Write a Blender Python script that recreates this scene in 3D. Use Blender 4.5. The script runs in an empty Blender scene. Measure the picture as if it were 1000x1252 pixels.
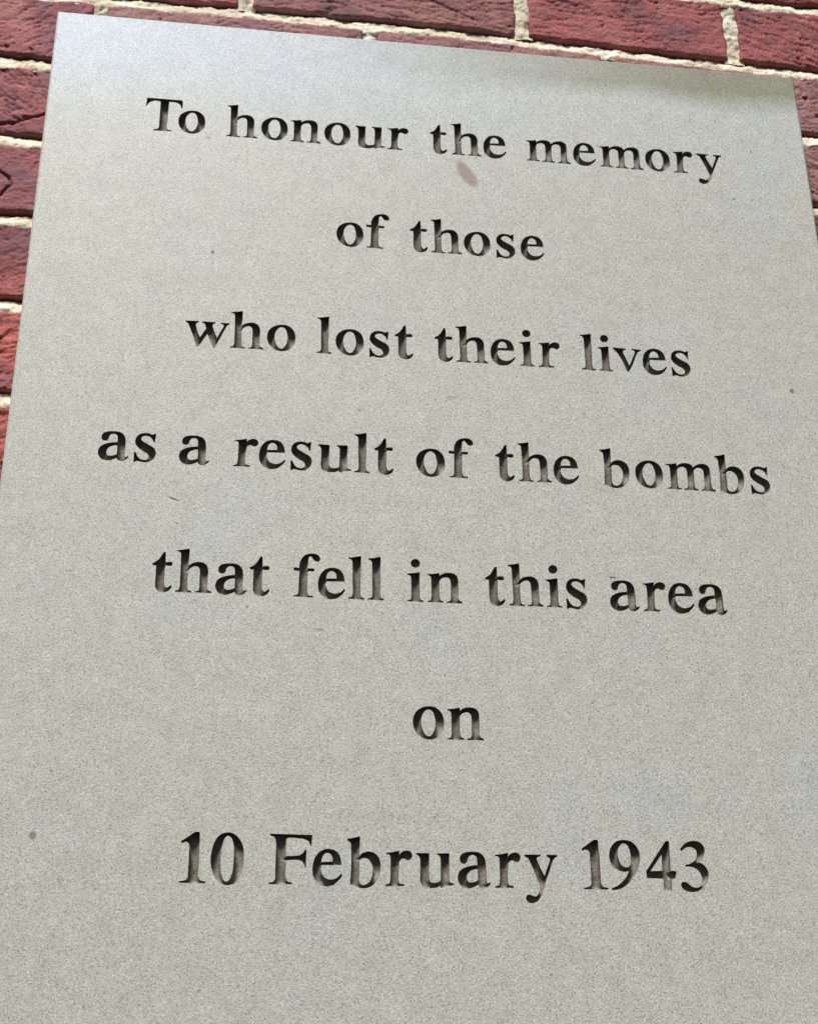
import bpy, math, json, random
import numpy as np
from mathutils import Matrix, Vector
from mathutils.geometry import delaunay_2d_cdt

# ------------------------------------------------------------ camera, light, exposure
S = bpy.context.scene
COL = S.collection
W = 0.6                      # width of the stone plaque in metres
PH = 0.9                     # its height
ZT = 2.33                    # height of its top edge above the ground
CROT = [[0.9907725, 0.0089103, -0.1352423], [0.0485691, 0.9082269, 0.41565], [0.1265342, -0.4183831, 0.8994135]]
CPOS = [0.24747, 1.38044, -1.47452]
FOC = 1759.34
cam_d = bpy.data.cameras.new('camera')
cam = bpy.data.objects.new('camera', cam_d)
COL.objects.link(cam)
A = Matrix(((1, 0, 0), (0, 0, 1), (0, -1, 0)))
r = [A @ Vector(q) for q in CROT]
M = Matrix((r[0], -r[1], -r[2])).transposed().to_4x4()
M.translation = A @ Vector([c * W for c in CPOS]) + Vector((0, 0, ZT))
cam.matrix_world = M
cam_d.sensor_fit = 'HORIZONTAL'
cam_d.sensor_width = 36
cam_d.lens = 36 * FOC / 1000
cam_d.clip_start = 0.01
cam_d.clip_end = 100
cam_d.dof.use_dof = True
cam_d.dof.focus_distance = 0.95
cam_d.dof.aperture_fstop = 27
S.camera = cam

SUN = Vector((-0.20, -0.46, 0.82)).normalized()     # towards the brightest part of the cloudy sky
world = bpy.data.worlds.new('World')
S.world = world
world.use_nodes = True
wn = world.node_tree
sky = wn.nodes.new('ShaderNodeTexSky')
sky.sky_type = 'NISHITA'
sky.sun_disc = False
sky.sun_elevation = math.asin(SUN.z)
sky.sun_rotation = math.atan2(SUN.x, SUN.y)
sky.dust_density = 3.0
wn.links.new(sky.outputs[0], wn.nodes['Background'].inputs['Color'])
wn.nodes['Background'].inputs['Strength'].default_value = 0.05
sd = bpy.data.lights.new('sun', 'SUN')
sd.energy = 4.5
sd.angle = math.radians(16)
sd.color = (1.0, 0.98, 0.95)
so = bpy.data.objects.new('sun', sd)
so.rotation_euler = SUN.to_track_quat('Z', 'Y').to_euler()
so.location = (0, -3, 6)
COL.objects.link(so)
S.view_settings.view_transform = 'Standard'
S.view_settings.look = 'None'
S.view_settings.exposure = 0.35
S.view_settings.gamma = 1

# ------------------------------------------------------------ helpers
rng = np.random.default_rng(7)
random.seed(7)


def hash2(ix, iy, seed):
    n = (ix.astype(np.int64) * 374761393 + iy.astype(np.int64) * 668265263 + seed * 1442695041) & 0xffffffff
    n = ((n ^ (n >> 13)) * 1274126177) & 0xffffffff
    n = (n ^ (n >> 16)) & 0xffffffff
    return n / 4294967295.0


def noise(x, y, seed=0):
    """gradient noise, about -0.7 .. 0.7"""
    ix, iy = np.floor(x), np.floor(y)
    fx, fy = x - ix, y - iy
    u, v = fx * fx * fx * (fx * (fx * 6 - 15) + 10), fy * fy * fy * (fy * (fy * 6 - 15) + 10)

    def g(a, b):
        an = hash2(ix + a, iy + b, seed) * 2 * math.pi
        return np.cos(an) * (fx - a) + np.sin(an) * (fy - b)
    return (g(0, 0) * (1 - u) + g(1, 0) * u) * (1 - v) + (g(0, 1) * (1 - u) + g(1, 1) * u) * v


def fbm(x, y, seed=0, octv=4):
    s, a = 0, 1.0
    for k in range(octv):
        s = s + a * noise(x, y, seed + 17 * k)
        x, y, a = x * 2.03 + 5.1, y * 2.03 + 1.7, a * 0.5
    return s


def mesh_obj(name, verts, faces, mat, parent=None, smooth=True):
    me = bpy.data.meshes.new(name)
    me.from_pydata([tuple(v) for v in verts], [], [tuple(f) for f in faces])
    me.materials.append(mat)
    if smooth:
        me.polygons.foreach_set('use_smooth', [True] * len(me.polygons))
    me.update()
    return link(name, me, parent)


def grid_mesh(name, P, faces, mat, parent, smooth=True):
    me = bpy.data.meshes.new(name)
    F = np.asarray(faces, dtype=np.int32)
    me.vertices.add(len(P))
    me.vertices.foreach_set('co', np.asarray(P, dtype=np.float32).ravel())
    me.loops.add(F.size)
    me.loops.foreach_set('vertex_index', F.ravel())
    me.polygons.add(len(F))
    me.polygons.foreach_set('loop_start', np.arange(0, F.size, 4, dtype=np.int32))
    me.polygons.foreach_set('loop_total', np.full(len(F), 4, dtype=np.int32))
    me.update(calc_edges=True)
    me.validate()
    me.materials.append(mat)
    if smooth:
        me.polygons.foreach_set('use_smooth', [True] * len(me.polygons))
    return link(name, me, parent)


def link(name, me, parent):
    o = bpy.data.objects.new(name, me)
    COL.objects.link(o)
    if parent:
        o.parent = parent
    return o


def thing(name, label, cat, loc):
    o = bpy.data.objects.new(name, None)
    COL.objects.link(o)
    o.location = loc
    o.empty_display_size = 0.05
    o['label'] = label
    o['category'] = cat
    return o


# ------------------------------------------------------------ materials
class Mat:
    def __init__(self, name):
        self.m = bpy.data.materials.new(name)
        self.m.use_nodes = True
        self.t = self.m.node_tree
        self.b = self.t.nodes['Principled BSDF']

    def n(self, kind, **kw):
        nd = self.t.nodes.new(kind)
        for k, v in kw.items():
            if k in nd.inputs:
                nd.inputs[k].default_value = v
            else:
                setattr(nd, k, v)
        return nd

    def l(self, a, b):
        self.t.links.new(a, b)

    def noise(self, vec, scale, detail=3, rough=0.55, dist=0.0):
        nd = self.n('ShaderNodeTexNoise')
        nd.inputs['Scale'].default_value = scale
        nd.inputs['Detail'].default_value = detail
        nd.inputs['Roughness'].default_value = rough
        nd.inputs['Distortion'].default_value = dist
        self.l(vec, nd.inputs['Vector'])
        return nd.outputs['Fac']

    def ramp(self, fac, stops):
        nd = self.n('ShaderNodeValToRGB')
        el = nd.color_ramp.elements
        while len(el) < len(stops):
            el.new(0.5)
        for e, (p, c) in zip(el, stops):
            e.position = p
            e.color = (c[0], c[1], c[2], 1) if isinstance(c, tuple) else (c, c, c, 1)
        self.l(fac, nd.inputs[0])
        return nd.outputs[0]

    def mix(self, fac, a, b, mode='MIX'):
        nd = self.n('ShaderNodeMix', data_type='RGBA', blend_type=mode)
        for i, v in ((0, fac), (6, a), (7, b)):
            if hasattr(v, 'links'):
                self.l(v, nd.inputs[i])
            elif i == 0:
                nd.inputs[0].default_value = v
            else:
                nd.inputs[i].default_value = (v[0], v[1], v[2], 1)
        return nd.outputs[2]

    def math(self, op, a, b=None, c=None, clamp=False):
        nd = self.n('ShaderNodeMath', operation=op, use_clamp=clamp)
        for i, v in enumerate((a, b, c)):
            if v is None:
                continue
            if hasattr(v, 'links'):
                self.l(v, nd.inputs[i])
            else:
                nd.inputs[i].default_value = v
        return nd.outputs[0]

    def coords(self):
        return self.n('ShaderNodeTexCoord').outputs['Object']

    def bump(self, hs):
        prev = None
        for h, dist, st in hs:
            nd = self.n('ShaderNodeBump')
            nd.inputs['Distance'].default_value = dist
            nd.inputs['Strength'].default_value = st
            self.l(h, nd.inputs['Height'])
            if prev:
                self.l(prev, nd.inputs['Normal'])
            prev = nd.outputs[0]
        self.l(prev, self.b.inputs['Normal'])


def spot(m, xyz, cx, cz, rx, rz, ang=0.0, soft=0.5, wob=None):
    """mask of a small stain on the face of the slab; coordinates in metres"""
    sx, sz = m.math('SUBTRACT', xyz[0], cx), m.math('SUBTRACT', xyz[2], cz)
    c, s = math.cos(ang), math.sin(ang)
    u = m.math('ADD', m.math('MULTIPLY', sx, c / rx), m.math('MULTIPLY', sz, s / rx))
    v = m.math('ADD', m.math('MULTIPLY', sx, -s / rz), m.math('MULTIPLY', sz, c / rz))
    d = m.math('SQRT', m.math('ADD', m.math('MULTIPLY', u, u), m.math('MULTIPLY', v, v)))
    if wob is not None:
        d = m.math('ADD', d, m.math('MULTIPLY_ADD', wob, 0.9, -0.45))
    return m.math('MULTIPLY_ADD', d, -1 / soft, (1 + soft) / soft / 1.0 - 0.5, clamp=True)


def stone_colour(m, vec, grain_amp=1.0):
    """fine sandstone: grains of several tints over a pale grey buff"""
    vor = m.n('ShaderNodeTexVoronoi')
    vor.inputs['Scale'].default_value = 1550
    m.l(vec, vor.inputs['Vector'])
    sep = m.n('ShaderNodeSeparateColor')
    m.l(vor.outputs['Color'], sep.inputs[0])
    grain = m.ramp(sep.outputs[0], [(0, 0.46), (0.10, 0.77), (0.5, 0.99), (0.90, 1.09), (1, 1.42)])
    n2 = m.noise(vec, 850, 2, 0.7)
    g2 = m.ramp(n2, [(0.3, 0.85), (0.5, 1.0), (0.7, 1.14)])
    big = m.noise(vec, 9, 4, 0.6)
    col = m.ramp(big, [(0.34, (0.455, 0.459, 0.408)), (0.47, (0.468, 0.465, 0.400)), (0.60, (0.458, 0.463, 0.414)), (0.74, (0.442, 0.462, 0.452))])
    mid = m.noise(vec, 60, 3, 0.6)
    col = m.mix(1.0, col, m.ramp(mid, [(0.3, 0.93), (0.7, 1.06)]), 'MULTIPLY')
    col = m.mix(1.0, col, grain, 'MULTIPLY')
    col = m.mix(1.0, col, g2, 'MULTIPLY')
    # sparse dark pits
    pits = m.n('ShaderNodeTexVoronoi')
    pits.inputs['Scale'].default_value = 260
    m.l(vec, pits.inputs['Vector'])
    s2 = m.n('ShaderNodeSeparateColor')
    m.l(pits.outputs['Color'], s2.inputs[0])
    pm = m.math('MULTIPLY', m.math('LESS_THAN', pits.outputs['Distance'], 0.15), m.math('GREATER_THAN', s2.outputs[1], 0.86))
    col = m.mix(m.math('MULTIPLY', pm, 0.5), col, (0.14, 0.12, 0.10))
    return col, sep.outputs[0], n2


def make_stone():
    m = Mat('fine_sandstone')
    vec = m.coords()
    col, g, n2 = stone_colour(m, vec)
    xyz = m.n('ShaderNodeSeparateXYZ')
    m.l(vec, xyz.inputs[0])
    xyz = xyz.outputs
    wob = m.noise(vec, 90, 3, 0.6)
    wob2 = m.noise(vec, 11, 3, 0.5)
    # painted in: bluish sky sheen at top left, soft shade along top right
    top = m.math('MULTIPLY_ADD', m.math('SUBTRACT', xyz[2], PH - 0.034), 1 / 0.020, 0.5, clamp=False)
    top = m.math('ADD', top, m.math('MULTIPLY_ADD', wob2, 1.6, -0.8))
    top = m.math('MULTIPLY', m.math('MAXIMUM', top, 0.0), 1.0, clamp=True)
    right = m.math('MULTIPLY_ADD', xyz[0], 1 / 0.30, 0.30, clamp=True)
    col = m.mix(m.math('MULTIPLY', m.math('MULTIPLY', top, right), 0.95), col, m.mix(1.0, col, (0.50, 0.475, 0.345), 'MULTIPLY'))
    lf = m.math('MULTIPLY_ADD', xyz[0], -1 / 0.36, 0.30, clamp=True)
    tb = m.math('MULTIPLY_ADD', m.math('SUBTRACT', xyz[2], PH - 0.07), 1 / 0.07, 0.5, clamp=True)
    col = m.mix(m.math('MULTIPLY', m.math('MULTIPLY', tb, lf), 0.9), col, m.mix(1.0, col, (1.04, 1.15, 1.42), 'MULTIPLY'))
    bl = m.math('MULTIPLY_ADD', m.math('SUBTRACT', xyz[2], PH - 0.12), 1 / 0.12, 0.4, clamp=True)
    col = m.mix(m.math('MULTIPLY', bl, 0.7), col, m.mix(1.0, col, (1.04, 1.09, 1.18), 'MULTIPLY'))  # wider sky sheen painted into the colour, stronger towards the top
    for (X, Y, rx, rz, an, c, st) in SPOTS:
        mk = spot(m, xyz, X - W / 2, PH - Y, rx, rz, an, 0.5, wob)
        col = m.mix(m.math('MULTIPLY', mk, st), col, c)
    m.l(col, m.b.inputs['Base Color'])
    m.b.inputs['Roughness'].default_value = 0.5
    m.b.inputs['Specular IOR Level'].default_value = 0.65
    m.bump([(g, 0.00022, 0.45), (n2, 0.0004, 0.4)])
    return m.m


def make_recess():
    m = Mat('weathered_letter_paint')
    vec = m.coords()
    g = m.noise(vec, 700, 2, 0.7)
    b = m.noise(vec, 120, 3, 0.6)
    col = m.ramp(b, [(0.3, (0.125, 0.105, 0.08)), (0.5, (0.19, 0.172, 0.142)), (0.7, (0.25, 0.235, 0.205))])
    col = m.mix(1.0, col, m.ramp(g, [(0.3, 0.75), (0.7, 1.3)]), 'MULTIPLY')
    m.l(col, m.b.inputs['Base Color'])
    m.b.inputs['Roughness'].default_value = 0.85
    m.b.inputs['Specular IOR Level'].default_value = 0.2
    m.bump([(g, 0.0006, 0.6)])
    return m.m


def make_brick(name, tint, patch):
    m = Mat(name)
    vec = m.coords()
    oi = m.n('ShaderNodeObjectInfo')
    off = m.n('ShaderNodeVectorMath', operation='MULTIPLY_ADD')
    m.l(vec, off.inputs[0])
    off.inputs[1].default_value = (1, 1, 1)
    sc = m.n('ShaderNodeVectorMath', operation='SCALE')
    sc.inputs[0].default_value = (3.1, 1.7, 2.3)
    m.l(oi.outputs['Random'], sc.inputs['Scale'])
    m.l(sc.outputs[0], off.inputs[2])
    v = off.outputs[0]
    big = m.noise(v, 16, 4, 0.6, 0.6)
    col = m.ramp(big, [(0.28, patch), (0.42, tint[0]), (0.55, tint[1]), (0.72, tint[2])])
    st = m.n('ShaderNodeMapping')
    st.inputs['Scale'].default_value = (45, 45, 190)
    st.inputs['Rotation'].default_value = (0, 0.35, 0)
    m.l(v, st.inputs['Vector'])
    streak = m.noise(st.outputs[0], 1.0, 4, 0.65, 0.8)
    col = m.mix(1.0, col, m.ramp(streak, [(0.3, 0.82), (0.5, 1.0), (0.72, 1.2)]), 'MULTIPLY')
    f = m.noise(v, 420, 3, 0.7)
    col = m.mix(1.0, col, m.ramp(f, [(0.3, 0.68), (0.5, 1.0), (0.7, 1.32)]), 'MULTIPLY')
    # pale sand and lime bloom
    bl = m.noise(v, 55, 5, 0.7, 1.0)
    col = m.mix(m.ramp(bl, [(0.60, 0.0), (0.78, 0.35)]), col, (0.42, 0.33, 0.32))
    # burnt flecks
    bf = m.noise(st.outputs[0], 1.7, 3, 0.7, 1.5)
    col = m.mix(m.ramp(bf, [(0.64, 0.0), (0.74, 0.8)]), col, (0.028, 0.018, 0.018))
    m.l(col, m.b.inputs['Base Color'])
    m.b.inputs['Roughness'].default_value = 0.8
    m.b.inputs['Specular IOR Level'].default_value = 0.3
    m.bump([(streak, 0.0013, 0.4), (f, 0.0009, 0.7)])
    return m.m


def make_mortar():
    m = Mat('lime_mortar')
    vec = m.coords()
    a = m.noise(vec, 45, 4, 0.65, 0.5)
    col = m.ramp(a, [(0.3, (0.45, 0.38, 0.265)), (0.48, (0.63, 0.565, 0.425)), (0.65, (0.76, 0.71, 0.585))])
    f = m.noise(vec, 520, 3, 0.75)
    col = m.mix(1.0, col, m.ramp(f, [(0.28, 0.6), (0.45, 0.95), (0.7, 1.15)]), 'MULTIPLY')
    m.l(col, m.b.inputs['Base Color'])
    m.b.inputs['Roughness'].default_value = 0.9
    m.bump([(f, 0.0010, 0.7), (m.noise(vec, 180, 3, 0.6), 0.0018, 0.5)])
    return m.m


# small marks on the stone: plaque X, Y from the top, radii, angle, colour, strength (metres)
SPOTS = [(0.3208, 0.127, 0.005025, 0.0134, 0.5, (0.2, 0.115, 0.085), 0.72),
         (0.1302, 0.2154, 0.00134, 0.001742, 0, (0.08, 0.07, 0.06), 0.9),
         (0.1142, 0.4156, 0.004355, 0.000603, -0.35, (0.06, 0.05, 0.045), 0.95),
         (0.0439, 0.6422, 0.00201, 0.002412, 0, (0.11, 0.07, 0.055), 0.7),
         (0.2129, 0.5046, 0.00268, 0.001072, 0, (0.16, 0.15, 0.12), 0.6),
         (0.4131, 0.4585, 0.0030150000000000003, 0.000603, 0, (0.05, 0.04, 0.035), 0.95),
         (0.5607, 0.3024, 0.0014740000000000003, 0.00201, 0, (0.08, 0.07, 0.06), 0.8),
         (0.554, 0.0817, 0.000804, 0.001206, 0, (0.12, 0.07, 0.07), 0.8),
         (0.5344, 0.1303, 0.001206, 0.000804, 0, (0.12, 0.1, 0.09), 0.8),
         (0.1222, 0.1117, 0.00201, 0.00134, 0, (0.16, 0.15, 0.14), 0.6),
         (0.305, 0.3251, 0.00402, 0.00134, 0.2, (0.26, 0.21, 0.16), 0.5),
         (0.1656, 0.4906, 0.001072, 0.000804, 0, (0.12, 0.08, 0.08), 0.7)]
STONE = make_stone()
RECESS = make_recess()
MORTAR = make_mortar()
RED = make_brick('red_clay', ((0.22, 0.066, 0.070), (0.30, 0.085, 0.083), (0.35, 0.125, 0.115)), (0.17, 0.085, 0.105))
MAUVE = make_brick('mauve_red_clay', ((0.24, 0.080, 0.086), (0.31, 0.100, 0.103), (0.37, 0.145, 0.140)), (0.20, 0.10, 0.12))
ORANGE = make_brick('orange_red_clay', ((0.28, 0.076, 0.070), (0.37, 0.096, 0.080), (0.40, 0.14, 0.12)), (0.26, 0.155, 0.19))
PURPLE = make_brick('purple_burnt_clay', ((0.20, 0.088, 0.092), (0.25, 0.098, 0.096), (0.33, 0.165, 0.125)), (0.095, 0.083, 0.118))
DUSKY = make_brick('dusky_pink_clay', ((0.24, 0.112, 0.108), (0.29, 0.135, 0.128), (0.32, 0.175, 0.155)), (0.18, 0.088, 0.108))

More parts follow.
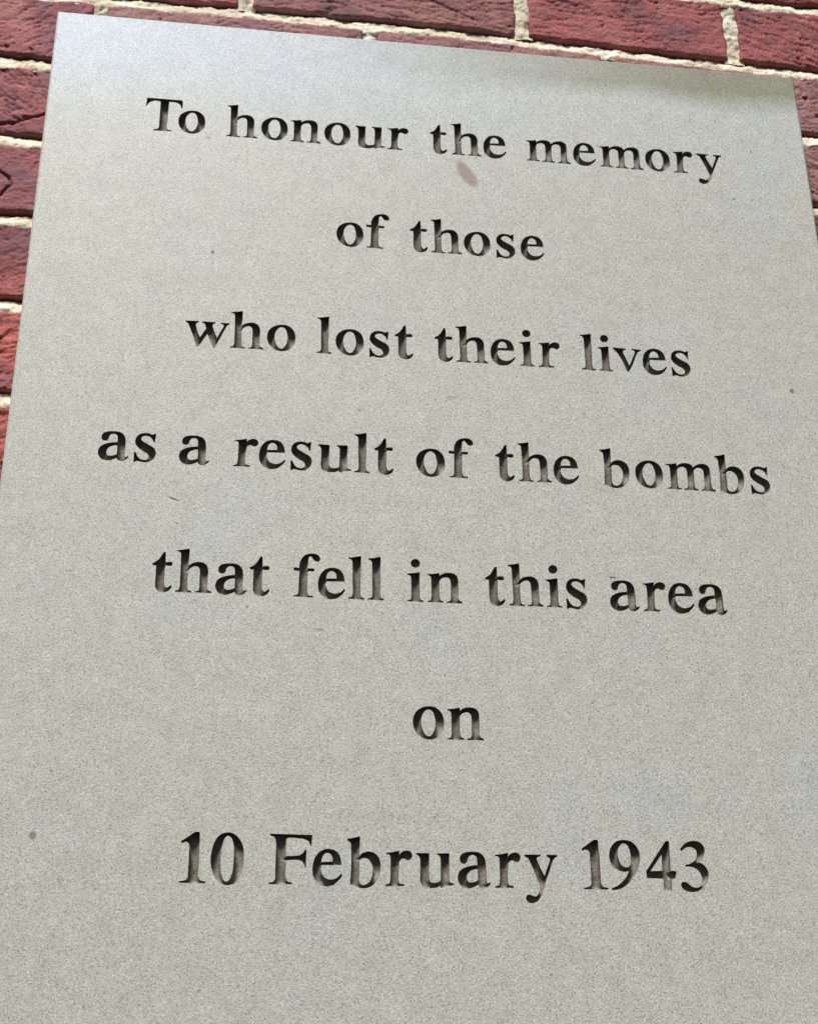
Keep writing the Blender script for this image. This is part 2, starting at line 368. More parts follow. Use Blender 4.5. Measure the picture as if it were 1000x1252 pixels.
# ------------------------------------------------------------ carved plaque
DATA = json.loads('''{"g":{"T":[[[0.57,30.31,1],[27.01,30.44,1],[27.4,27.48,0],[27.43,22.99,1],[26.77,22.92,1],[25.47,26.2,0],[22.7,27.83,0],[17.11,28.16,1],[17.07,17.84,0],[16.9,8.65,0],[16.84,3.37,0],[17.73,1.37,0],[20.4,0.94,1],[20.34,0.17,1],[7.0,-0.3,1],[7.21,0.63,1],[9.91,1.47,0],[11.01,3.12,0],[11.01,10.14,0],[11.03,18.62,0],[10.91,27.71,1],[6.82,28.13,0],[3.31,26.68,0],[1.5,24.71,0],[0.64,22.69,1],[0.0,23.12,1],[0.37,26.72,0]]],
"t":[[[7.1,27.4,1],[8.25,27.51,1],[8.45,24.21,0],[8.59,20.39,1],[12.64,20.48,0],[13.17,19.61,0],[12.77,18.23,0],[8.58,18.14,1],[8.51,13.76,0],[8.45,8.56,0],[8.58,4.95,0],[9.42,2.82,0],[10.86,2.58,0],[11.99,3.4,0],[13.12,4.38,1],[13.58,3.88,1],[13.01,2.16,0],[11.47,0.34,0],[9.16,-0.69,0],[6.8,-0.69,0],[4.61,0.39,0],[3.23,2.64,0],[2.91,6.24,0],[2.89,12.45,0],[2.83,17.87,1],[0.87,18.09,0],[0.0,18.98,1],[1.46,19.94,0],[3.51,21.45,0],[5.4,24.06,0]]],
"h":[[[0.0,29.3,1],[2.86,29.71,0],[5.24,30.19,0],[7.9,30.75,1],[7.94,26.52,0],[7.88,22.31,0],[7.89,18.54,1],[10.1,20.32,0],[13.4,21.42,0],[16.77,21.27,0],[19.25,19.71,0],[20.6,16.63,0],[20.71,11.41,0],[20.71,5.69,0],[20.97,2.34,0],[23.42,0.9,1],[23.46,0.03,1],[12.84,0.07,1],[12.81,0.69,1],[15.02,1.3,0],[15.67,3.4,0],[15.59,8.57,0],[15.52,13.78,0],[15.18,16.63,0],[14.05,18.15,0],[12.11,18.53,0],[9.76,17.58,0],[7.78,15.4,1],[7.7,9.77,0],[7.9,3.56,0],[8.5,1.27,0],[10.58,0.59,1],[10.62,-0.18,1],[0.18,-0.03,1],[0.13,0.74,1],[2.19,1.24,0],[2.92,3.34,0],[2.98,9.03,0],[2.87,16.84,0],[2.72,23.64,0],[2.53,27.05,0],[1.74,28.23,0],[0.14,28.62,1]]],
"a":[[[1.43,16.88,0],[1.69,18.57,0],[2.97,20.1,0],[5.57,21.17,0],[8.94,21.48,0],[12.32,21.33,0],[15.28,19.89,0],[17.08,17.09,0],[17.61,12.4,0],[17.67,8.23,0],[17.69,4.07,0],[18.24,2.33,0],[19.09,2.58,0],[19.93,3.24,1],[20.29,2.63,1],[18.92,0.76,0],[17.05,-0.36,0],[15.14,-0.6,0],[13.44,-0.0,0],[12.66,1.62,1],[10.78,0.66,0],[7.96,-0.5,0],[4.62,-0.55,0],[1.68,1.03,0],[0.12,3.8,0],[0.0,6.39,0],[1.06,9.29,0],[4.08,11.51,0],[7.87,12.73,0],[12.27,13.35,1],[12.22,16.86,0],[11.46,18.92,0],[9.5,19.62,0],[7.59,19.16,0],[6.45,17.64,0],[6.05,15.78,0],[5.0,14.43,0],[3.23,14.24,0],[1.74,15.32,0]],[[12.46,11.12,1],[9.4,10.56,0],[7.06,9.31,0],[5.62,7.16,0],[5.44,4.56,0],[6.37,3.05,0],[8.3,2.72,0],[10.67,3.24,0],[12.64,4.36,1]]],
"f":[[[0.22,20.67,1],[3.69,20.41,1],[4.04,24.19,0],[5.44,27.71,0],[7.84,30.11,0],[11.01,31.01,0],[14.46,30.92,0],[16.7,29.32,0],[17.37,27.75,0],[17.0,26.24,0],[15.54,25.64,0],[13.81,26.09,0],[12.81,27.26,0],[11.79,28.81,0],[10.56,29.13,0],[9.7,27.91,0],[9.42,24.71,0],[9.17,20.35,1],[13.43,20.34,1],[13.64,19.35,0],[13.32,18.48,1],[9.3,18.45,1],[9.2,14.13,0],[9.11,8.88,0],[9.17,3.65,0],[9.9,1.34,0],[12.82,0.8,1],[12.84,-0.09,1],[0.24,0.09,1],[0.32,0.76,1],[2.63,1.28,0],[3.46,2.88,0],[3.57,6.53,0],[3.71,11.25,0],[3.93,18.36,1],[0.27,18.66,1],[0.0,19.6,0]]],
"e":[[[5.47,11.87,1],[17.47,12.05,1],[17.19,14.73,0],[16.18,17.85,0],[13.94,20.4,0],[10.97,21.42,0],[8.02,21.44,0],[4.61,20.06,0],[1.96,17.19,0],[0.32,12.9,0],[0.0,8.68,0],[0.71,4.53,0],[2.95,1.24,0],[5.9,-0.55,0],[9.31,-0.82,0],[12.71,0.11,0],[15.12,2.04,0],[17.05,4.22,0],[18.01,6.04,1],[17.37,6.74,1],[15.58,4.67,0],[13.15,3.41,0],[10.23,3.13,0],[7.29,4.3,0],[5.55,6.58,0],[4.87,9.43,0]],[[5.25,13.49,1],[12.15,13.92,1],[12.11,16.61,0],[10.76,18.55,0],[8.54,19.29,0],[6.6,18.2,0],[5.55,16.04,0]]],
"l":[[[0.0,29.48,1],[2.73,29.77,0],[5.22,30.27,0],[8.3,30.96,1],[8.2,23.99,0],[8.04,13.37,0],[7.94,3.36,0],[8.58,1.3,0],[10.4,0.85,1],[10.39,-0.19,1],[0.09,0.09,1],[0.08,0.82,1],[2.19,1.43,0],[2.88,3.14,0],[2.86,13.13,0],[2.74,23.74,0],[2.49,26.93,0],[1.74,28.17,0],[0.15,28.79,1]]],
"i":[[[0.07,19.68,1],[3.06,20.08,0],[5.56,20.52,0],[8.26,21.07,1],[8.14,15.26,0],[8.16,8.91,0],[8.19,3.12,0],[8.71,1.3,0],[10.54,0.7,1],[10.53,-0.09,1],[0.0,0.03,1],[0.01,0.66,1],[1.99,1.16,0],[2.6,2.87,0],[2.7,8.66,0],[2.66,15.01,0],[2.54,17.4,0],[1.8,18.48,0],[0.16,18.94,1]],[[5.52,30.59,0],[7.66,29.78,0],[8.54,27.67,0],[7.61,25.48,0],[5.45,24.47,0],[3.31,25.28,0],[2.43,27.38,0],[3.35,29.57,0]]],
"n":[[[0.0,19.93,1],[2.9,20.22,0],[5.41,20.61,0],[8.02,21.05,1],[8.08,18.92,1],[9.91,20.39,0],[12.94,21.39,0],[16.46,21.39,0],[19.19,20.18,0],[20.49,17.57,0],[20.67,12.78,0],[20.53,6.42,0],[20.63,2.47,0],[23.23,0.84,1],[23.21,-0.05,1],[12.61,0.01,1],[12.63,0.7,1],[14.93,1.32,0],[15.61,3.04,0],[15.77,8.32,0],[15.8,14.16,0],[15.11,17.05,0],[13.13,18.3,0],[10.87,17.93,0],[8.95,16.77,0],[7.86,14.97,1],[7.82,9.55,0],[7.86,3.75,0],[8.42,1.67,0],[10.44,0.81,1],[10.43,0.02,1],[0.01,-0.01,1],[0.02,0.67,1],[1.86,1.22,0],[2.48,2.99,0],[2.63,9.32,0],[2.58,15.68,0],[2.27,18.06,0],[1.48,18.93,0],[0.14,19.3,1]]],
"s":[[[13.72,21.32,1],[13.47,18.07,0],[13.2,14.56,1],[12.58,14.53,1],[11.7,16.91,0],[9.76,18.71,0],[7.23,19.41,0],[4.89,18.76,0],[3.94,17.37,0],[4.22,16.04,0],[6.42,14.26,0],[9.39,12.51,0],[12.35,10.77,0],[14.0,8.43,0],[14.34,5.78,0],[13.39,2.81,0],[11.2,0.32,0],[8.59,-0.69,0],[5.55,-0.56,0],[3.04,-0.03,0],[1.77,-0.08,0],[0.86,-0.81,1],[0.05,-0.74,1],[0.13,2.5,0],[0.0,6.48,1],[0.87,6.52,1],[1.77,4.43,0],[3.42,2.11,0],[6.14,0.9,0],[8.45,1.16,0],[9.81,2.65,0],[9.82,4.51,0],[8.25,6.31,0],[5.53,7.79,0],[2.6,10.07,0],[0.7,12.66,0],[0.24,15.32,0],[1.02,18.31,0],[2.93,20.4,0],[5.81,21.39,0],[8.89,21.32,0],[11.4,20.41,0],[12.73,21.17,0]]],
"r":[[[0.29,19.88,1],[3.7,20.25,0],[6.34,20.75,0],[8.57,21.23,1],[8.25,18.66,1],[9.95,20.37,0],[12.65,21.47,0],[15.21,20.93,0],[16.36,19.19,0],[15.92,17.0,0],[14.52,15.86,0],[12.71,16.05,0],[11.47,16.7,0],[9.89,16.46,0],[8.58,15.05,1],[7.96,8.83,0],[7.87,3.46,0],[8.5,1.61,0],[11.43,0.94,1],[11.36,0.08,1],[0.0,-0.13,1],[0.07,0.72,1],[2.18,1.35,0],[2.85,3.24,0],[3.15,10.23,0],[3.16,16.7,0],[2.91,18.21,0],[2.05,19.09,0],[0.41,19.34,1]]],
"u":[[[0.01,20.09,1],[7.91,20.03,1],[7.83,14.53,0],[7.58,8.07,0],[7.82,3.87,0],[9.16,2.32,0],[11.44,2.21,0],[13.99,2.84,0],[15.02,3.74,1],[15.13,9.69,0],[15.23,15.16,0],[15.02,17.66,0],[14.27,18.9,0],[12.85,19.42,1],[12.86,20.07,1],[20.54,20.26,1],[20.32,14.75,0],[20.17,7.29,0],[20.33,2.84,0],[21.33,2.16,0],[23.01,1.99,1],[22.99,1.1,1],[18.5,0.44,0],[15.04,-0.69,1],[14.91,0.78,1],[12.41,-0.49,0],[9.37,-0.88,0],[5.83,-0.59,0],[3.33,0.85,0],[2.35,3.54,0],[2.42,9.47,0],[2.48,14.44,0],[2.26,16.93,0],[1.26,18.66,0],[0.0,19.39,1]]],
"y":[[[0.13,20.37,1],[10.27,20.4,1],[10.23,19.59,1],[8.39,19.1,0],[7.72,18.18,0],[8.11,16.43,0],[9.63,12.43,0],[12.33,7.22,1],[14.3,12.51,0],[16.21,17.33,0],[15.92,18.68,0],[14.24,19.46,1],[14.18,20.42,1],[20.86,20.44,1],[20.81,19.58,1],[19.03,18.49,0],[17.89,16.6,0],[15.79,11.03,0],[13.43,5.49,0],[11.05,-1.01,0],[8.74,-5.99,0],[6.33,-8.24,0],[3.47,-9.12,0],[1.2,-8.32,0],[0.0,-6.36,0],[0.59,-4.63,0],[2.41,-4.11,0],[4.43,-4.82,0],[6.22,-5.14,0],[7.82,-3.78,0],[8.86,-1.54,0],[9.08,0.94,0],[7.95,4.4,0],[5.9,10.36,0],[3.56,15.84,0],[2.37,18.09,0],[0.19,19.41,1]]],
"w":[[[0.0,19.77,1],[9.17,19.98,1],[9.06,18.99,1],[7.54,18.26,0],[7.32,16.59,0],[8.84,11.2,0],[10.79,6.48,1],[12.53,9.95,0],[14.75,14.21,1],[14.27,16.5,0],[13.41,18.28,0],[11.65,19.07,1],[11.61,19.98,1],[21.18,19.92,1],[21.06,19.05,1],[19.38,18.24,0],[19.09,16.87,0],[20.46,12.08,0],[22.77,6.88,1],[24.87,12.1,0],[27.1,16.87,1],[26.77,18.38,0],[24.97,19.04,1],[24.78,19.76,1],[31.25,19.77,1],[30.81,18.87,1],[29.3,17.77,0],[28.34,15.73,0],[25.06,7.84,0],[21.35,-1.29,1],[20.58,-1.35,1],[18.54,3.41,0],[15.78,10.08,1],[13.27,5.44,0],[9.99,-0.98,1],[8.87,-1.06,1],[6.24,6.74,0],[3.23,14.75,0],[2.04,17.53,0],[0.25,18.99,1]]],
"v":[[[0.0,20.26,1],[9.94,20.04,1],[9.88,19.22,1],[7.82,18.56,0],[7.42,17.02,0],[8.95,12.72,0],[11.63,5.26,1],[14.14,11.21,0],[16.65,16.93,1],[16.56,18.63,0],[14.2,19.28,1],[14.15,20.16,1],[21.15,19.91,1],[20.6,18.73,1],[18.84,17.66,0],[17.53,15.23,0],[14.09,6.81,0],[10.7,0.33,1],[9.59,0.25,1],[7.88,5.75,0],[4.56,13.66,0],[2.04,17.57,0],[0.05,19.32,1]]],
"m":[[[0.05,19.36,1],[3.33,19.61,0],[6.09,20.07,0],[8.14,20.54,1],[8.11,18.3,1],[10.44,20.03,0],[13.79,20.99,0],[17.04,20.71,0],[19.37,19.38,0],[20.18,17.66,1],[22.4,19.73,0],[25.79,20.94,0],[29.07,20.95,0],[31.64,19.22,0],[32.44,16.32,0],[32.46,11.04,0],[32.47,4.62,0],[33.05,1.74,0],[35.22,0.7,1],[35.23,-0.34,1],[24.82,-0.23,1],[24.9,0.59,1],[26.91,1.17,0],[27.49,3.17,0],[27.63,9.01,0],[27.66,14.87,0],[27.02,16.71,0],[24.94,17.76,0],[22.73,17.52,0],[20.98,16.24,0],[20.27,14.56,1],[20.09,9.75,0],[20.02,3.33,0],[20.64,1.34,0],[22.63,0.58,1],[22.66,-0.23,1],[12.28,-0.18,1],[12.35,0.58,1],[14.4,1.16,0],[15.12,3.06,0],[15.34,9.47,0],[15.28,14.73,0],[14.76,16.76,0],[12.7,17.93,0],[10.5,17.68,0],[8.75,16.4,0],[7.94,14.6,1],[7.82,9.04,0],[7.84,3.22,0],[8.37,1.34,0],[10.42,0.76,1],[10.35,-0.05,1],[0.0,0.0,1],[0.06,0.64,1],[1.99,1.16,0],[2.68,2.93,0],[2.87,9.34,0],[2.95,15.19,0],[2.69,17.22,0],[1.87,18.35,0],[0.28,18.78,1]]],
"b":[[[0.0,28.08,1],[2.63,28.38,0],[5.15,28.99,0],[7.73,29.74,1],[7.6,24.52,0],[7.34,17.28,1],[9.25,19.31,0],[12.78,20.42,0],[16.06,19.83,0],[19.09,17.25,0],[20.36,13.3,0],[20.1,8.34,0],[18.59,3.88,0],[15.84,0.41,0],[12.34,-1.36,0],[8.84,-1.66,0],[5.85,-0.83,0],[2.84,0.59,0],[1.84,0.48,1],[2.29,6.57,0],[2.58,14.47,0],[2.42,22.42,0],[2.15,25.17,0],[1.38,26.4,0],[0.11,27.13,1]],[[7.35,15.3,1],[9.01,16.42,0],[11.02,16.6,0],[13.29,15.65,0],[15.06,13.2,0],[15.82,9.75,0],[15.33,5.8,0],[13.83,2.33,0],[11.33,0.34,0],[8.84,0.3,0],[7.43,1.99,0],[7.3,6.65,0],[7.32,12.08,0]]],
"o":[[[10.09,21.45,0],[14.78,20.69,0],[18.45,17.37,0],[19.99,12.09,0],[19.36,6.01,0],[16.31,1.78,0],[12.58,-0.21,0],[8.88,-0.31,0],[4.48,1.43,0],[1.2,5.47,0],[0.0,11.09,0],[1.32,16.44,0],[5.08,19.99,0]],[[10.51,19.4,0],[12.87,17.95,0],[14.29,13.81,0],[14.59,9.27,0],[13.4,4.7,0],[10.76,1.62,0],[8.18,2.29,0],[6.01,5.99,0],[5.18,10.49,0],[5.76,15.06,0],[8.04,18.56,0]]],
"1":[[[0.0,24.58,1],[4.01,27.37,0],[7.8,30.02,0],[9.5,30.46,0],[10.85,30.18,1],[11.06,24.05,0],[11.2,16.68,0],[11.14,8.38,0],[11.24,3.53,0],[12.47,1.52,0],[15.67,0.7,1],[15.71,-0.07,1],[0.19,-0.07,1],[0.14,0.7,1],[3.03,1.13,0],[4.89,2.46,0],[5.22,5.37,0],[5.26,11.68,0],[5.2,19.02,0],[5.19,21.97,0],[4.46,23.68,0],[2.71,24.38,0],[0.54,23.6,1]]],
"0":[[[9.46,30.44,0],[12.96,29.66,0],[16.56,26.5,0],[18.98,21.6,0],[19.46,15.69,0],[18.99,8.83,0],[17.01,2.95,0],[13.72,-0.25,0],[9.37,-1.04,0],[5.89,0.36,0],[2.28,4.66,0],[0.0,11.43,0],[0.16,18.29,0],[1.6,24.23,0],[4.59,28.75,0]],[[9.55,28.45,0],[11.32,27.64,0],[12.93,24.45,0],[13.65,19.03,0],[13.67,12.65,0],[13.18,6.78,0],[11.66,2.38,0],[9.77,0.8,0],[7.76,2.08,0],[6.36,6.18,0],[5.75,12.02,0],[5.83,17.9,0],[6.34,22.84,0],[7.63,27.07,0]]],
"9":[[[10.77,30.64,0],[14.43,29.84,0],[17.68,27.08,0],[19.48,23.02,0],[19.54,18.93,0],[17.97,13.83,0],[14.9,8.21,0],[10.88,3.63,0],[6.48,0.8,0],[3.27,-0.14,0],[0.37,-0.44,1],[0.44,0.56,1],[3.4,1.76,0],[7.27,4.57,0],[10.43,8.14,0],[12.09,11.45,1],[9.85,11.06,0],[6.72,11.36,0],[3.65,12.57,0],[1.0,16.07,0],[0.0,20.62,0],[1.11,25.23,0],[4.3,29.13,0],[7.57,30.38,0]],[[9.83,28.73,0],[11.88,27.74,0],[13.49,24.44,0],[13.78,19.85,0],[13.33,15.27,0],[12.18,13.98,0],[9.78,13.58,0],[7.5,14.91,0],[5.89,18.18,0],[5.36,21.74,0],[6.14,25.32,0],[7.92,27.92,0]]],
"4":[[[13.97,30.44,1],[16.12,30.54,1],[15.93,22.25,0],[15.59,11.75,1],[17.41,11.93,0],[19.39,11.51,1],[18.61,7.49,1],[15.93,7.09,1],[15.71,3.46,0],[15.57,0.04,1],[10.55,-0.04,1],[10.9,7.11,1],[0.09,7.34,1],[0.0,11.54,1],[7.04,21.07,0]],[[10.73,21.9,1],[10.5,11.81,1],[2.54,11.53,1]]],
"3":[[[1.12,25.47,1],[3.98,28.61,0],[7.37,30.48,0],[11.18,30.92,0],[14.84,29.85,0],[16.99,27.05,0],[17.04,23.7,0],[15.55,20.59,0],[12.67,17.37,1],[14.39,16.89,0],[17.09,14.48,0],[18.35,10.94,0],[17.36,6.35,0],[14.87,2.78,0],[11.44,0.21,0],[7.09,-0.86,0],[2.92,-0.17,0],[0.45,1.8,0],[0.0,3.81,0],[1.01,4.98,0],[2.88,5.11,0],[4.89,3.88,0],[7.38,2.16,0],[9.99,1.69,0],[12.48,2.74,0],[13.84,5.79,0],[13.87,8.83,0],[12.08,12.36,0],[9.06,14.34,0],[5.92,14.9,0],[3.79,14.97,1],[3.86,15.78,1],[7.14,16.61,0],[10.28,18.71,0],[11.94,22.07,0],[11.68,24.89,0],[9.71,26.76,0],[6.52,27.11,0],[3.74,26.03,0],[2.09,24.46,1]]],
"F":[[[0.07,30.1,1],[25.69,29.87,1],[25.5,26.76,0],[25.42,23.37,1],[24.82,23.36,1],[23.77,25.73,0],[21.23,27.28,0],[17.21,27.85,0],[11.21,27.98,0],[9.73,27.2,1],[9.81,20.5,0],[9.76,16.64,1],[15.97,17.05,0],[18.94,17.69,0],[20.65,19.21,0],[21.62,20.72,1],[22.37,20.73,1],[22.22,15.78,0],[22.24,10.11,1],[21.6,10.1,1],[20.79,12.79,0],[19.02,14.34,0],[16.02,14.78,0],[9.83,14.32,1],[9.74,8.19,0],[10.01,3.8,0],[11.15,1.77,0],[13.79,0.94,1],[13.81,0.06,1],[0.02,-0.06,1],[0.0,0.72,1],[2.64,1.25,0],[3.73,2.72,0],[3.81,8.09,0],[3.92,17.91,0],[3.8,25.34,0],[3.34,27.32,0],[2.21,28.55,0],[0.19,29.15,1]]]},"l":[["To honour the memory",108.52,[73.59,98.83,135.28,161.73,184.06,210.11,233.94,258.93,292.05,309.07,334.52,368.67,406.35,427.63,464.97,487.72,507.4]],["of those",201.5,[220.56,242.72,275.52,291.6,316.78,341.44,360.33]],["who lost their lives",295.02,[114.04,146.09,172.11,207.74,221.15,245.42,263.49,292.67,308.55,334.08,355.68,369.41,401.61,414.42,426.0,448.07,469.76]],["as a result of the bombs",388.51,[61.58,85.44,115.7,152.33,169.67,191.35,209.88,235.23,248.83,278.42,301.45,334.36,350.73,376.07,410.47,435.32,458.09,495.12,520.09]],["that fell in this area",482.04,[102.68,118.52,144.55,166.15,195.39,211.75,231.9,245.06,271.41,285.06,324.07,340.23,366.01,379.79,410.24,433.33,451.27,472.23]],["on",575.64,[274.22,296.66]],["10 February 1943",668.45,[131.78,150.23,185.32,211.67,232.74,256.35,275.43,301.18,324.35,343.3,380.01,397.66,420.95,442.83]]]}''')
YF = 0.0                     # front plane of the slab
YW = 0.0305                  # mean plane of the brick faces


def smooth_contour(L, step=0.42):
    """closed contour of [x, y, corner]; Catmull-Rom between corners"""
    n = len(L)
    out = []
    P = [np.array(q[:2], float) for q in L]
    K = [q[2] for q in L]
    for i in range(n):
        j = (i + 1) % n
        p1, p2 = P[i], P[j]
        if K[i] and K[j]:
            p0, p3 = p1, p2
            lin = True
        else:
            p0 = p1 * 2 - p2 if K[i] else P[i - 1]
            p3 = p2 * 2 - p1 if K[j] else P[(j + 1) % n]
            lin = False
            if K[i]:      # end the curve softly at a corner
                p0 = p1 - (p2 - p1) * 0.6 + (P[(j + 1) % n] - p2) * 0.15 * (0 if K[j] else 1)
            if K[j]:
                p3 = p2 + (p2 - p1) * 0.6
        d = np.linalg.norm(p2 - p1)
        m = max(1, int(round(d / step)))
        d01, d12, d23 = [max(np.linalg.norm(b - a), 1e-6) ** 0.5 for a, b in ((p0, p1), (p1, p2), (p2, p3))]
        t0, t1, t2, t3 = 0, d01, d01 + d12, d01 + d12 + d23
        for k in range(m):
            if lin:
                out.append(p1 + (p2 - p1) * k / m)
                continue
            t = t1 + (t2 - t1) * k / m
            a1 = (t1 - t) / (t1 - t0) * p0 + (t - t0) / (t1 - t0) * p1
            a2 = (t2 - t) / (t2 - t1) * p1 + (t - t1) / (t2 - t1) * p2
            a3 = (t3 - t) / (t3 - t2) * p2 + (t - t2) / (t3 - t2) * p3
            b1 = (t2 - t) / (t2 - t0) * a1 + (t - t0) / (t2 - t0) * a2
            b2 = (t3 - t) / (t3 - t1) * a2 + (t - t1) / (t3 - t1) * a3
            out.append((t2 - t) / (t2 - t1) * b1 + (t - t1) / (t2 - t1) * b2)
    q = np.array(out)
    tn = np.roll(q, -1, 0) - np.roll(q, 1, 0)
    tn = tn / (np.linalg.norm(tn, axis=1)[:, None] + 1e-9)
    return q, np.column_stack([tn[:, 1], -tn[:, 0]])


def grow(cs, amount=0.13):
    """contours of a glyph, strokes made heavier by a hair on every side"""
    res = []
    for i, L in enumerate(cs):
        q, nrm = smooth_contour(L)
        area = np.sum(q[:, 0] * np.roll(q[:, 1], -1) - np.roll(q[:, 0], -1) * q[:, 1])
        sg = (1 if area > 0 else -1) * (1 if not is_hole(cs, i) else -1)
        res.append(q + nrm * sg * amount)
    return res


def is_hole(cs, i):
    p = np.array([cs[i][0][:2]], float)
    return any(inside(p, [np.array([v[:2] for v in c], float)])[0] for j, c in enumerate(cs) if j != i)


def inside(pts, conts):
    r = np.zeros(len(pts), bool)
    x, y = pts[:, 0][:, None], pts[:, 1][:, None]
    for c in conts:
        x1, y1 = c[:, 0][None], c[:, 1][None]
        c2 = np.roll(c, -1, 0)
        x2, y2 = c2[:, 0][None], c2[:, 1][None]
        cr = ((y1 > y) != (y2 > y)) & (x < (x2 - x1) * (y - y1) / (y2 - y1 + 1e-12) + x1)
        r ^= (cr.sum(1) % 2).astype(bool)
    return r


def edge_dist(pts, conts):
    best = np.full(len(pts), 1e9)
    for c in conts:
        a, b = c, np.roll(c, -1, 0)
        ab = b - a
        ap = pts[:, None, :] - a[None]
        t = np.clip((ap * ab[None]).sum(2) / ((ab ** 2).sum(1)[None] + 1e-12), 0, 1)
        d = np.linalg.norm(ap - t[..., None] * ab[None], axis=2).min(1)
        best = np.minimum(best, d)
    return best


def vi_of(key, p):
    return int(np.argmin(((key - p) ** 2).sum(1)))


WALL = 3.4                  # height of the upright wall of a cut, mm
SLOPE, CAP = 0.30, 5.5     # steepness of the cut, depth of its floor in mm
GL = {}
for gi, (ch, cs) in enumerate(sorted(DATA['g'].items())):
    conts = grow(cs)
    allp = np.vstack(conts)
    lo, hi = allp.min(0), allp.max(0)
    h = 0.42
    gx, gy = np.meshgrid(np.arange(lo[0], hi[0], h), np.arange(lo[1], hi[1], h * 0.87))
    gx = gx + (np.arange(gx.shape[0]) % 2)[:, None] * h / 2
    g = np.column_stack([gx.ravel(), gy.ravel()])
    g = g[inside(g, conts)]
    d = edge_dist(g, conts)
    g = g[d > 0.2]
    ring = []                                   # a first ring just inside the lip keeps the wall foot crisp
    verts = [Vector(p) for p in allp] + [Vector(p) for p in g]
    edges, k = [], 0
    for c in conts:
        edges += [(k + i, k + (i + 1) % len(c)) for i in range(len(c))]
        k += len(c)
    vo, eo, fo, vi, ei, fi = delaunay_2d_cdt(verts, edges, [], 0, 1e-5)
    V = np.array([tuple(v) for v in vo])
    F = np.array([f for f in fo if len(f) == 3])
    cen = V[F].mean(1)
    F = F[inside(cen, conts)]
    dd = edge_dist(V, conts)
    lin = dd / SLOPE
    kk = 1.1
    dep = -kk * np.log(np.exp(-lin / kk) + math.exp(-CAP / kk)) + kk * math.log(1 + math.exp(-CAP / kk))
    dep = WALL + np.maximum(dep, 0.0) * (CAP - WALL) / CAP
    dep = dep + np.where(dd > 0.3, 0.18 * fbm(V[:, 0] * 0.5 + gi * 9, V[:, 1] * 0.5, 3), 0)
    # upright walls from the lip down to the edge of the floor
    nb, wf = len(V), []
    key = V.copy()
    V = np.vstack([V, allp])
    dep = np.concatenate([dep, np.zeros(len(allp))])
    k = nb
    for ci, c in enumerate(conts):
        ar = np.sum(c[:, 0] * np.roll(c[:, 1], -1) - np.roll(c[:, 0], -1) * c[:, 1])
        for i in range(len(c)):
            j = (i + 1) % len(c)
            a_, b_ = vi_of(key, c[i]), vi_of(key, c[j])
            q = (k + i, k + j, b_, a_) if (ar < 0) == (ci == 0) else (k + j, k + i, a_, b_)
            wf.append(q)
        k += len(c)
    me = bpy.data.meshes.new('carved_letter')
    # viewed from the front (-y) the faces must wind the other way than in the x-z plane
    me.from_pydata([(x / 1000, YF + q / 1000, y / 1000) for (x, y), q in zip(V, dep)], [], [tuple(int(i) for i in f) for f in F] + wf)
    me.materials.append(RECESS)
    me.polygons.foreach_set('use_smooth', [True] * len(F) + [False] * len(wf))
    me.update()
    GL[ch] = (me, conts)

base = Vector((W / 2, YF, ZT - PH))
plaque = thing('stone_plaque', 'pale grey sandstone plaque with dark carved lettering fixed to the brick wall', 'plaque', base)
holes = []
for text, Y, pos in DATA['l']:
    for ch, X in zip(text.replace(' ', ''), pos):
        me, conts = GL[ch]
        o = link('carved_letter', me, plaque)
        x0, z0 = X / 1000 - W / 2, PH - Y / 1000
        o.location = (x0, 0, z0)
        holes.append([c / 1000 + np.array([x0, z0]) for c in conts])
# slab: front face pierced by the letters, chamfered arris, sides and back
BV = 0.0013
TH = 0.028
a, b = -W / 2 + BV, W / 2 - BV
rect = [(a, BV), (b, BV), (b, PH - BV), (a, PH - BV)]
verts = [Vector(q) for q in rect]
edges = [(0, 1), (1, 2), (2, 3), (3, 0)]
for hs in holes:
    for c in hs:
        k = len(verts)
        verts += [Vector(q) for q in c]
        edges += [(k + i, k + (i + 1) % len(c)) for i in range(len(c))]
vo, eo, fo, vi, ei, fi = delaunay_2d_cdt(verts, edges, [], 0, 1e-8)
V = np.array([tuple(v) for v in vo])
F = np.array([f for f in fo if len(f) == 3])
cen = V[F].mean(1)
keep = np.ones(len(F), bool)
for hs in holes:
    ap = np.vstack(hs)
    lo, hi = ap.min(0), ap.max(0)
    ix = np.where((cen > lo).all(1) & (cen < hi).all(1))[0]
    if len(ix):
        keep[ix[inside(cen[ix] * 1000, [c * 1000 for c in hs])]] = False
F = F[keep]
P = [(x, 0.0, z) for x, z in V]
n0 = len(P)
outer = [(-W / 2, 0), (W / 2, 0), (W / 2, PH), (-W / 2, PH)]
P += [(x, 0.0, z) for x, z in rect] + [(x, BV * 0.8, z) for x, z in outer] + [(x, TH, z) for x, z in outer]
faces = [tuple(int(i) for i in f) for f in F]
for i in range(4):
    j = (i + 1) % 4
    faces.append((n0 + i, n0 + 4 + i, n0 + 4 + j, n0 + j))
    faces.append((n0 + 4 + i, n0 + 8 + i, n0 + 8 + j, n0 + 4 + j))
faces.append((n0 + 8, n0 + 9, n0 + 10, n0 + 11))
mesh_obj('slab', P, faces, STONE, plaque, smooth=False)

# ------------------------------------------------------------ brick wall
wall = thing('brick_wall', 'red handmade brick wall with cream lime mortar joints behind the plaque', 'wall', (0.3, YW, ZT - 1.1))
OX, OY, OZ = wall.location
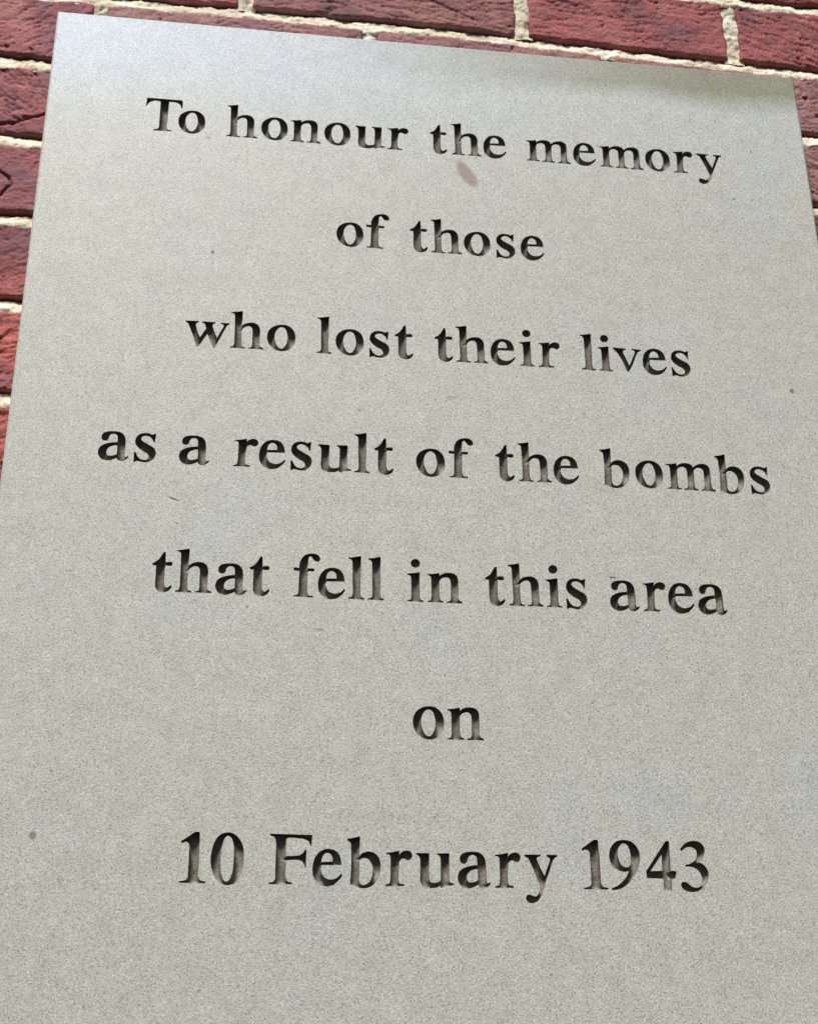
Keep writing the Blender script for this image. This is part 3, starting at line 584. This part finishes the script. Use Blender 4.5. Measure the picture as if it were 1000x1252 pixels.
# bed joints: list of (plaque X unit, Y unit) polylines, unit = plaque width
BED = {0: [(-1, -0.198), (0.5, -0.193), (0.93, -0.187), (1.1, -0.180), (2, -0.17)],
       1: [(-1, -0.080), (0.0, -0.077), (0.2, -0.0775), (0.55, -0.0745), (0.82, -0.065), (0.99, -0.060), (2, -0.05)],
       2: [(-1, 0.040), (-0.04, 0.047), (1.03, 0.0665), (2, 0.075)],
       3: [(-1, 0.168), (-0.04, 0.1755), (1.03, 0.1874), (2, 0.196)],
       4: [(-1, 0.290), (-0.03, 0.2977), (1.03, 0.308), (2, 0.317)],
       5: [(-1, 0.415), (-0.015, 0.4224), (1.03, 0.431), (2, 0.438)],
       6: [(-1, 0.545), (-0.01, 0.5510), (1.03, 0.556), (2, 0.56)]}
for k in range(2, 7):
    BED[k] = [(a_, b_ - 0.0045) for a_, b_ in BED[k]]
for k in range(1, 7):
    BED[-k] = [(-1, -0.198 - 0.123 * k), (2, -0.17 - 0.123 * k)]
for k in range(7, 19):
    BED[k] = [(-1, 0.545 + 0.124 * (k - 6)), (2, 0.56 + 0.124 * (k - 6))]


def bed(i, x):
    q = np.array(BED[i])
    return ZT - W * np.interp(np.asarray(x) / W, q[:, 0], q[:, 1])


JOINTS = {1: [-0.88, -0.505, -0.134, 0.241, 0.631, 0.942, 1.30, 1.67, 2.0],
          2: [-1.0, -0.70, -0.325, 0.047, 0.415, 0.752, 1.125, 1.49, 1.86],
          0: [-1.0, -0.69, -0.32, 0.055, 0.43, 0.80, 0.915, 1.285, 1.66, 2.0]}
for k in list(range(-5, 0)) + list(range(3, 19)):
    JOINTS[k] = [(-0.885 if k % 2 else -1.05) + 0.37 * q for q in range(0, 9)]
XL, XR = -0.30, 0.90
JH = 0.0118                    # thickness of the joints


def make_one_brick(row, xa, xb, fine, mat, seed, cracks=(), fold=0.5, ang=0.0):
    st = 0.0011 if fine else 0.006
    jl = JH / 2
    xa, xb = xa + jl, xb - jl
    L = xb - xa
    H = float(bed(row - 1, (xa + xb) / 2) - bed(row, (xa + xb) / 2)) - JH
    nx, nz = max(6, int(L / st)), max(5, int(H / st))
    u, v = np.meshgrid(np.linspace(0, 1, nx + 1), np.linspace(0, 1, nz + 1))
    x = xa + u * L
    zt = bed(row - 1, x) - jl
    zb = bed(row, x) + jl
    z = zb + v * (zt - zb)
    ed = np.minimum.reduce([u * L, (1 - u) * L, v * H, (1 - v) * H])
    # uneven outline
    fe = np.exp(-ed / 0.007)
    dx = fe * 0.0013 * fbm(x * 60, z * 60, seed + 1, 3) * 1.6
    dz = fe * 0.0014 * fbm(x * 38, z * 38, seed + 2, 4) * 1.7
    R = 0.0026 + 0.0012 * fbm(x * 40, z * 40, seed + 3, 2)
    e = np.clip(ed, 0, R)
    rnd = (R - np.sqrt(np.maximum(R * R - (R - e) ** 2, 0))) * 0.75
    h = 0.0013 * fbm(x * 14, z * 18, seed + 4, 3)
    ca, sa = math.cos(ang), math.sin(ang)
    p, q = x * ca + z * sa, -x * sa + z * ca
    wx = 0.006 * fbm(x * 30, z * 30, seed + 5, 2)
    rid = 1 - np.abs(fbm((p + wx) * 28, (q + wx) * 95, seed + 6, 4)) * 2.4
    rid = np.clip(rid, 0, 1) ** 5
    h = h - fold * 0.0018 * rid * (0.4 + np.clip(1.4 * fbm(x * 22, z * 22, seed + 8, 2) + 0.5, 0, 1))
    h = h + 0.0005 * fbm(p * 75, q * 150, seed + 9, 4) * (0.5 + fold)
    h = h + 0.00045 * fbm(x * 420, z * 420, seed + 10, 2)
    pit = np.clip(fbm(x * 110, z * 150, seed + 12, 2) - 0.5, 0, 1)
    h = h - 0.009 * pit
    for pts, wd, dp in cracks:
        pts = np.array([(px_ * W, ZT - py_ * W) for px_, py_ in pts])
        cx = x + 0.0016 * fbm(x * 120, z * 120, seed + 20, 3)
        cz = z + 0.0016 * fbm(x * 120, z * 120, seed + 21, 3)
        best = np.full(x.shape, 1.0)
        for (x1, z1), (x2, z2) in zip(pts[:-1], pts[1:]):
            t = np.clip(((cx - x1) * (x2 - x1) + (cz - z1) * (z2 - z1)) / ((x2 - x1) ** 2 + (z2 - z1) ** 2), 0, 1)
            best = np.minimum(best, np.hypot(cx - x1 - t * (x2 - x1), cz - z1 - t * (z2 - z1)))
        h = h - dp * np.exp(-(best / wd) ** 2)
    y = YW - h + rnd
    cxm, czm = (xa + xb) / 2, float((zb.mean() + zt.mean()) / 2)
    X, Y, Z = x + dx, y, z + dz
    N = (nx + 1) * (nz + 1)
    P = np.column_stack([X.ravel() - cxm, Y.ravel() - YW, Z.ravel() - czm])
    id_ = np.arange(N).reshape(nz + 1, nx + 1)
    Fq = np.stack([id_[:-1, :-1], id_[:-1, 1:], id_[1:, 1:], id_[1:, :-1]], -1).reshape(-1, 4)
    loop = np.concatenate([id_[0, :], id_[1:, -1], id_[-1, -2::-1], id_[-2:0:-1, 0]])
    back = P[loop].copy()
    back[:, 1] = 0.045
    m = len(loop)
    bi = N + np.arange(m)
    side = np.stack([np.roll(loop, -1), loop, bi, np.roll(bi, -1)], -1)
    P = np.vstack([P, back])
    o = grid_mesh('brick', P, np.vstack([Fq, side]), mat, wall)
    o.location = (cxm - OX, 0, czm - OZ)
    return o


CR = {(3, 'L'): [([(-0.13, 0.160), (-0.085, 0.152), (-0.05, 0.146), (-0.03, 0.137), (0.02, 0.118)], 0.0008, 0.0055)],
      (4, 'L'): [([(-0.12, 0.205), (-0.075, 0.213), (-0.058, 0.222), (-0.045, 0.229), (-0.040, 0.243), (-0.06, 0.27)], 0.0007, 0.0045)],
      (1, 'R'): [([(0.44, -0.19), (0.50, -0.13), (0.56, -0.10)], 0.0008, 0.002)]}
seed = 100
for row in sorted(JOINTS):
    J = JOINTS[row]
    for xa, xb in zip(J[:-1], J[1:]):
        xa, xb = max(xa, -0.71), min(xb, 1.71)
        seed += 31
        if xa > 0.035 and xb < 0.965 and 3 <= row <= 13:
            continue                                   # wholly behind the plaque
        if xb - xa < 0.06:
            continue
        vis = (row in (0, 1, 2) and xb > -0.15 and xa < 1.15) or (row in (3, 4, 5, 6, 7) and (xa < 0.0 < xb + 0.05)) or (row in (3, 4) and xa < 1.1 < xb + 0.05)
        mat, fold, ang = [RED, RED, ORANGE, DUSKY][(seed // 31) % 4], 0.8, 0.1 * ((seed // 31) % 5 - 2)
        if row == 1 and abs(xa - 0.241) < 0.01:
            mat, fold, ang = PURPLE, 0.75, -0.15
        if row == 1 and abs(xa - 0.631) < 0.01:
            mat, fold, ang = RED, 0.6, -0.08
        if row == 1 and abs(xa - 0.942) < 0.01:
            mat, fold, ang = RED, 0.9, -0.35
        if row == 1 and xa < 0.1:
            mat = RED
        if row == 2:
            mat, fold, ang = DUSKY if xa > 0.0 else RED, 0.55, 0.5 if xa < 0 else 0
        if row == 2 and xa < 0:
            mat = MAUVE
        if row == 3:
            mat, fold, ang = (MAUVE, 0.8, -0.6) if xa < 0.2 else (DUSKY, 1.2, -0.5)
        if row == 4:
            mat, fold = (MAUVE, 0.6) if xa < 0.2 else (RED, 0.8)
        if row == 5:
            mat, fold, ang = RED, 0.7, 0.5
        if row in (6, 7):
            mat, fold, ang = ORANGE, 0.8, 0.4
        cr = CR.get((row, 'L'), []) if xa < 0.1 else CR.get((row, 'R'), [])
        make_one_brick(row, xa * W, xb * W, vis, mat, seed, cr, fold, ang)

# mortar: bed joints and cross joints as one rough mesh, part of the wall
P, Fq = [], []


def add_grid(X, Y, Z):
    k = sum(len(p) for p in P)
    nz, nx = X.shape
    P.append(np.column_stack([X.ravel() - OX, Y.ravel() - OY, Z.ravel() - OZ]))
    i = np.arange(nx * nz).reshape(nz, nx) + k
    Fq.append(np.stack([i[:-1, :-1], i[:-1, 1:], i[1:, 1:], i[1:, :-1]], -1).reshape(-1, 4))


X0, X1 = -0.72 * W, 1.72 * W
for i in sorted(BED):
    fine = 0 <= i <= 6
    nx = int((X1 - X0) / (0.0013 if fine else 0.008))
    nv = 17 if fine else 5
    x = np.linspace(X0, X1, nx)
    v = np.linspace(0, 1, nv)
    X, V_ = np.meshgrid(x, v)
    hw = JH / 2 + 0.004
    zc = bed(i, X)
    Z = zc - hw + 2 * hw * V_
    t = V_
    y = YW + 0.0006 + 0.0045 * np.clip((t - 0.2) / 0.6, 0, 1) ** 1.3 + 0.0075 * np.clip((t - 0.70 + 0.06 * fbm(X * 45, X * 0 + i, 70 + i, 3)) / 0.08, 0, 1)
    lump = fbm(X * 55, Z * 90, 40 + i, 4)
    y = y - 0.0024 * lump - 0.0011 * fbm(X * 260, Z * 260, 60 + i, 3)
    y = y + 0.010 * np.clip(0.10 - t, 0, 1)
    add_grid(X, y, Z)
for row, J in JOINTS.items():
    for k, xj in enumerate(J):
        if not -0.7 < xj < 1.7:
            continue
        fine = row in (0, 1, 2)
        xc = xj * W
        za, zb_ = float(bed(row, xc)) + 0.002, float(bed(row - 1, xc)) - 0.002
        nz = int((zb_ - za) / (0.0013 if fine else 0.008)) + 2
        nu = 15 if fine else 4
        z = np.linspace(za, zb_, nz)
        u = np.linspace(-1, 1, nu)
        U, Z = np.meshgrid(u, z)
        X = xc + U * (JH / 2 + 0.003)
        y = YW + 0.0021 - 0.0028 * fbm(X * 80, Z * 60, 80 + row * 9 + k, 4) - 0.0011 * fbm(X * 260, Z * 260, 90, 3) + 0.0022 * U ** 2
        add_grid(X, y, Z)
k = sum(len(p) for p in P)
grid_mesh('mortar', np.vstack(P), np.vstack(Fq), MORTAR, wall)
# solid core of the wall behind the bricks
zlo, zhi = float(bed(18, 0)) - OZ, float(bed(-6, 0)) - OZ
xl, xr = X0 - OX, X1 - OX
ya, yb = 0.012, 0.11
core = [(xl, ya, zlo), (xr, ya, zlo), (xr, ya, zhi), (xl, ya, zhi), (xl, yb, zlo), (xr, yb, zlo), (xr, yb, zhi), (xl, yb, zhi)]
mesh_obj('mortar_core', core, [(0, 1, 2, 3), (5, 4, 7, 6), (4, 0, 3, 7), (1, 5, 6, 2), (3, 2, 6, 7), (4, 5, 1, 0)], MORTAR, wall, smooth=False)
